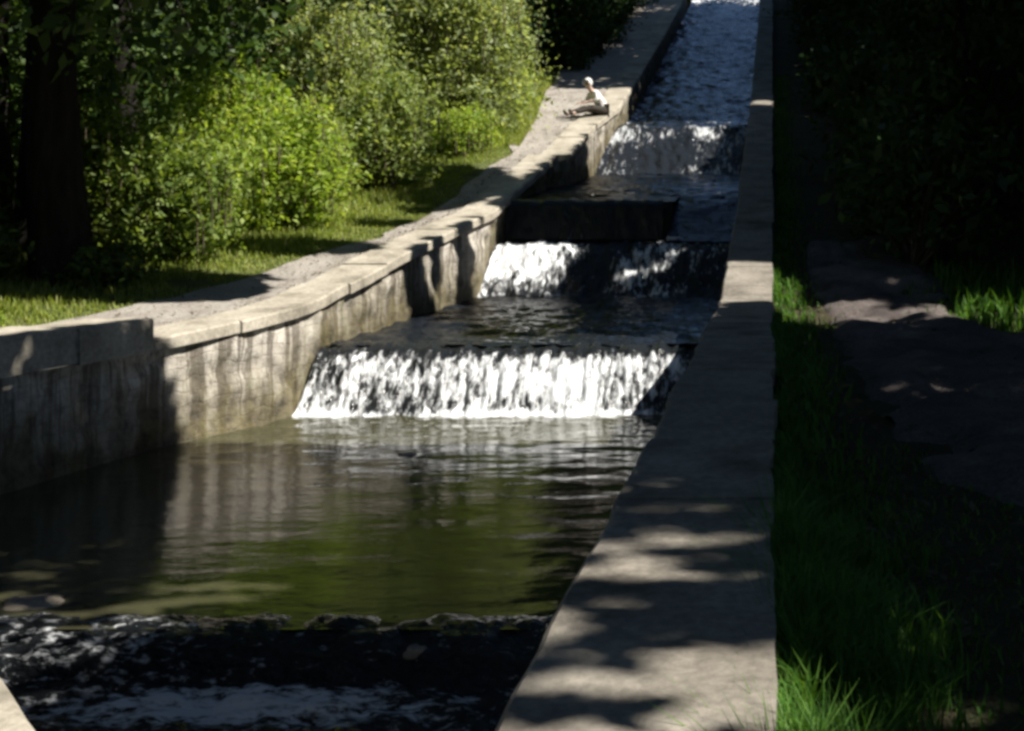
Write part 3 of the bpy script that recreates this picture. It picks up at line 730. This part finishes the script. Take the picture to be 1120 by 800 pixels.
# ------------------------------------------------------------------ right wood
RL = 'tall tree in the black shade of the right bank wood'
cnt = 0
for xr, st, r in ((4.6, 4.2, 3.3), (9.3, 4.6, 3.6), (14.5, 5.2, 4.2), (20.5, 6.0, 5.0)):
    yv = -1.5+(cnt % 3)
    while yv < 62:
        x = xr+random.uniform(-.8, .8); yy = yv+random.uniform(-.7, .7)
        if xr < 6 and 1.2 < yy < 3.6: yy -= 2.2
        if xr < 12 and 12.4 < yy < 16.4: yy = 17.2 if yy > 14.4 else 11.8
        z = on_right(x, yy); h = random.uniform(10.5, 13)+(xr > 8)*1.5
        near = yy < 9 and xr < 10
        cx = x-(1.6 if xr < 6 else .4)
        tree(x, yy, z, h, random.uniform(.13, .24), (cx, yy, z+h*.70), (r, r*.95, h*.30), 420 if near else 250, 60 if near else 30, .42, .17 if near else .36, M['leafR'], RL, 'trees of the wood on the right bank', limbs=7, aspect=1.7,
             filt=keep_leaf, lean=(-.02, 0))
        yv += st; cnt += 1
for i, (x, y) in enumerate([(-11, -3), (-7.5, -8), (-3, -11), (2, -10), (6.5, -8), (-13, -11), (-6, -16), (3, -17), (-17, -2), (11, -14)]):  # unseen trees added to block skylight from behind
    z = on_left(x, y) if x < 0 else on_right(x, y)
    tree(x, y, z, 13, .22, (x+.3*(x < -5), y, z+7.6), (4.6, 4.4, 5.6), 420, 32, .5, .36, M['leafR'], 'unseen leafy tree added behind the viewpoint to block skylight', 'added trees behind the viewpoint', limbs=7, aspect=1.7,
         filt=lambda X, Y_, Z: keep_leaf(X, Y_, Z) & ((Y_ < -3) | (Z > 6.5)) & ((X < -5) | (X > .3)))
for i, (x, y) in enumerate([(-8.4, 1.0), (-7.8, 5.0), (2.6, -3.5)]):  # unseen crowns added to reduce skylight on the near channel
    z = 1.8
    tree(x, y, z, 11, .2, (x+2.6*(x < 0)-2.5*(x > 0), y, z+9.0), (4.6, 3.6, 2.6), 360, 32, .42, .26, M['leafR'], 'unseen tree added beside the viewpoint to cut skylight', 'added trees beside the viewpoint', limbs=7, aspect=1.7,
         filt=lambda X, Y_, Z: keep_leaf(X, Y_, Z) & (Z > 7.0) & ((X < -4.2) | (X > 0)))
SL = 'dark bush in the black undergrowth of the right bank'
k = 0
for yy in np.arange(13, 62, 3.6):
    for x in (4.6, 8.0, 12.6):
        xx = x+random.uniform(-.7, .7)+(1.2 if yy < 18 else 0); y2 = yy+random.uniform(-1, 1)
        hh = random.uniform(2.4, 4.2)
        shrub(xx, y2, on_right(xx, y2), (1.9, 1.8), hh, 120, 20, .28, .19, M['leafR'], SL, 'bushes of the right bank undergrowth', lobes=4, seed=100+k); k += 1
for yy in np.concatenate([np.arange(17.6, 26, 1.7), np.arange(26, 66, 2.6)]):   # nearer the wall farther up
    xx = 2.0+random.uniform(-.2, .8); y2 = yy
    shrub(xx, y2, on_right(xx, y2), (1.3, 1.5), random.uniform(1.8, 3), 100, 20, .25, .18, M['leafR'], SL, 'bushes of the right bank undergrowth', lobes=4, seed=200+k); k += 1
# far trees closing the head of the stream
for i, (x, y) in enumerate([(-11, 90), (9, 91), (15, 95), (-15, 95), (-22, 90), (22, 90)]):
    z = 16.8
    tree(x, y, z, 7, .2, (x, y, z+3.4), (4.2, 3.6, 3.4), 110, 26, .5, .34, M['leafR'], 'far tree closing the head of the stream', 'far trees at the head of the stream', limbs=6)

# ------------------------------------------------------------------ person
skinm = mat_plain('skin', (.52, .36, .28), .6); shirtm = mat_plain('white_cotton', (.80, .79, .77), .85, 14, .06); trm = mat_plain('dark_trousers', (.045, .038, .032), .9)
shoem = mat_plain('shoe_leather', (.04, .03, .025), .6); hairm = mat_plain('pale_hair', (.80, .78, .75), .8, 60, .08); eyem = mat_plain('eye_dark', (.02, .015, .012), .3)
def skin_obj(name, verts, edges, rad, mat, parent, root=0, sub=2):
    me = bpy.data.meshes.new(name); me.from_pydata([tuple(v) for v in verts], edges, []); me.update()
    o = bpy.data.objects.new('tmp_skin', me); COL.objects.link(o)
    md = o.modifiers.new('Skin', 'SKIN'); md.use_smooth_shade = True; md.branch_smoothing = .6
    sv = me.skin_vertices[0].data
    for i, r in enumerate(rad): sv[i].radius = r if isinstance(r, tuple) else (r, r); sv[i].use_root = (i == root)
    s = o.modifiers.new('Sub', 'SUBSURF'); s.levels = sub; s.render_levels = sub
    dg = bpy.context.evaluated_depsgraph_get(); dg.update()
    m2 = bpy.data.meshes.new_from_object(o.evaluated_get(dg)); m2.name = name
    bpy.data.objects.remove(o); m2.materials.clear()
    for p in m2.polygons: p.use_smooth = True
    r = bpy.data.objects.new(name, m2); COL.objects.link(r); m2.materials.append(mat); r.parent = parent
    return r
py_ = 30.5; px_ = float(XL(py_))-.14; pz_ = float(HL(py_))-.03
person = empty('person', (px_, py_, pz_), 'person in a white top sitting on the far left wall, leaning forward, dark legs outstretched', 'person')
person.scale = (1.06, 1.06, 1.06)
person.rotation_euler = (0, 0, math.radians(180+35))   # local +X is where the person faces
# local frame: X forward, Y left, Z up, hip at z=.12
pel = (0, 0, .13); sp1 = (.08, 0, .30); sp2 = (.21, 0, .46); nk = (.32, 0, .575); nk2 = (.36, 0, .63); hd = (.41, 0, .70); hd2 = (.43, 0, .775)
bv = [pel, sp1, sp2, nk, nk2, hd, hd2]; be = [(0, 1), (1, 2), (2, 3), (3, 4), (4, 5), (5, 6)]
br_ = [(.13, .12), (.115, .13), (.12, .155), (.06, .07), (.05, .05), (.085, .075), (.075, .07)]
def chain(start, pts, rads):
    prev = start
    for p, r in zip(pts, rads):
        bv.append(p); br_.append(r); be.append((prev, len(bv)-1)); prev = len(bv)-1
    return prev
sides = {}
for s in (1, -1):
    knee = (.44, s*.13, .17); ankle = (.84, s*.12, .02)
    chain(0, [(.06, s*.10, .11), (.25, s*.12, .15), knee, (.62, s*.125, .10), ankle, (.93, s*.13, .05)], [.085, .075, .058, .055, .038, .035])
    e = (.30, s*.24, .34); w = (.47, s*.15, .305)
    a = chain(2, [(.26, s*.18, .51), (.29, s*.22, .42), e, (.39, s*.20, .32), w], [.058, .048, .04, .036, .026])
    palm = chain(a, [(.53, s*.135, .30)], [(.034, .02)])
    for q, (dy_, ln) in enumerate(((-.026, .060), (-.009, .070), (.009, .066), (.026, .052))):
        chain(palm, [(.56, s*.135+dy_, .295), (.56+ln*.6, s*.135+dy_*1.1, .275), (.56+ln, s*.135+dy_*1.1, .245)], [.010, .009, .007])
    chain(palm-0, [(.535, s*.135-s*.035, .29), (.565, s*.135-s*.05, .275)], [.011, .009])
skin_obj('body', bv, be, br_, skinm, person)
# clothes: a slightly larger skin round the same skeleton
sv_ = [(-.01, 0, .09), sp1, sp2, (.31, 0, .56)]; se = [(0, 1), (1, 2), (2, 3)]; sr = [(.185, .185), (.14, .155), (.145, .178), (.085, .10)]
for s in (1, -1):
    prev = 2
    for p, r in (((.26, s*.185, .51), .080), ((.29, s*.225, .42), .068), ((.30, s*.245, .345), .058), ((.38, s*.205, .322), .050)):
        sv_.append(p); sr.append(r); se.append((prev, len(sv_)-1)); prev = len(sv_)-1
skin_obj('shirt', sv_, se, sr, shirtm, person)
tv = [(-.01, 0, .115)]; te = []; tr = [(.15, .16)]
for s in (1, -1):
    prev = 0
    for p, r in (((.07, s*.105, .115), .10), ((.25, s*.125, .145), .09), ((.44, s*.135, .165), .074), ((.62, s*.13, .10), .064), ((.80, s*.125, .05), .058)):
        tv.append(p); tr.append(r); te.append((prev, len(tv)-1)); prev = len(tv)-1
skin_obj('trousers', tv, te, tr, trm, person)
for s in (1, -1):
    skin_obj('shoe', [(.83, s*.12, .0), (.91, s*.13, .03), (.95, s*.14, .12)], [(0, 1), (1, 2)], [.05, .048, .034], shoem, person)
def blob(name, c, r, mat, sub=3, cut=None):
    bm = bmesh.new(); bmesh.ops.create_icosphere(bm, subdivisions=sub, radius=1)
    if cut: bmesh.ops.delete(bm, geom=[v for v in bm.verts if cut(v.co)], context='VERTS')
    for v in bm.verts: v.co = Vector((c[0]+v.co.x*r[0], c[1]+v.co.y*r[1], c[2]+v.co.z*r[2]))
    me = bpy.data.meshes.new(name); bm.to_mesh(me); bm.free()
    for p in me.polygons: p.use_smooth = True
    o = bpy.data.objects.new(name, me); me.materials.append(mat); COL.objects.link(o); o.parent = person; return o
blob('hair', (.405, 0, .755), (.105, .092, .115), hairm, 3, lambda c: c.x > .35 and c.z < .35)
blob('nose', (.505, 0, .72), (.022, .014, .022), skinm, 2)
for s in (1, -1):
    blob('eye', (.495, s*.032, .745), (.010, .014, .009), eyem, 2); blob('ear', (.405, s*.088, .73), (.022, .010, .034), skinm, 2)
blob('mouth', (.492, 0, .68), (.010, .026, .006), mat_plain('lips', (.40, .20, .17), .5), 2)

# ------------------------------------------------------------------ light, world, camera
w = bpy.data.worlds.new('World'); scene.world = w; w.use_nodes = True
nt = w.node_tree; bg = nt.nodes['Background']
sky = nt.nodes.new('ShaderNodeTexSky'); sky.sky_type = 'NISHITA'; sky.sun_disc = False; sky.ozone_density = 5; sky.dust_density = .3
sky.sun_elevation = EL; sky.sun_rotation = math.atan2(SUNH.x, SUNH.y)
nt.links.new(sky.outputs[0], bg.inputs['Color']); bg.inputs['Strength'].default_value = .05
sd = bpy.data.lights.new('sun', 'SUN'); sd.energy = 5.0; sd.angle = math.radians(.53); sd.color = (1, .95, .86)
so = bpy.data.objects.new('sun', sd); COL.objects.link(so); so.rotation_euler = SUN.to_track_quat('Z', 'Y').to_euler()
so.location = (20, 5, 30)
cd = bpy.data.cameras.new('camera'); cam = bpy.data.objects.new('camera', cd); COL.objects.link(cam)
cam.location = (0, 0, CAMZ); cam.rotation_euler = (math.radians(90), 0, 0)
cd.sensor_width = 36; cd.lens = 36*1352/1120; cd.shift_x = -285/1120; cd.shift_y = -185/1120; cd.clip_end = 600; cd.clip_start = .05
scene.camera = cam
vs = scene.view_settings; vs.view_transform = 'Standard'; vs.look = 'None'; vs.exposure = .97; vs.gamma = 1; vs.use_curve_mapping = False
scene.render.engine = 'CYCLES'
scene.cycles.pixel_filter_type = 'BLACKMAN_HARRIS'; scene.cycles.filter_width = 3.3
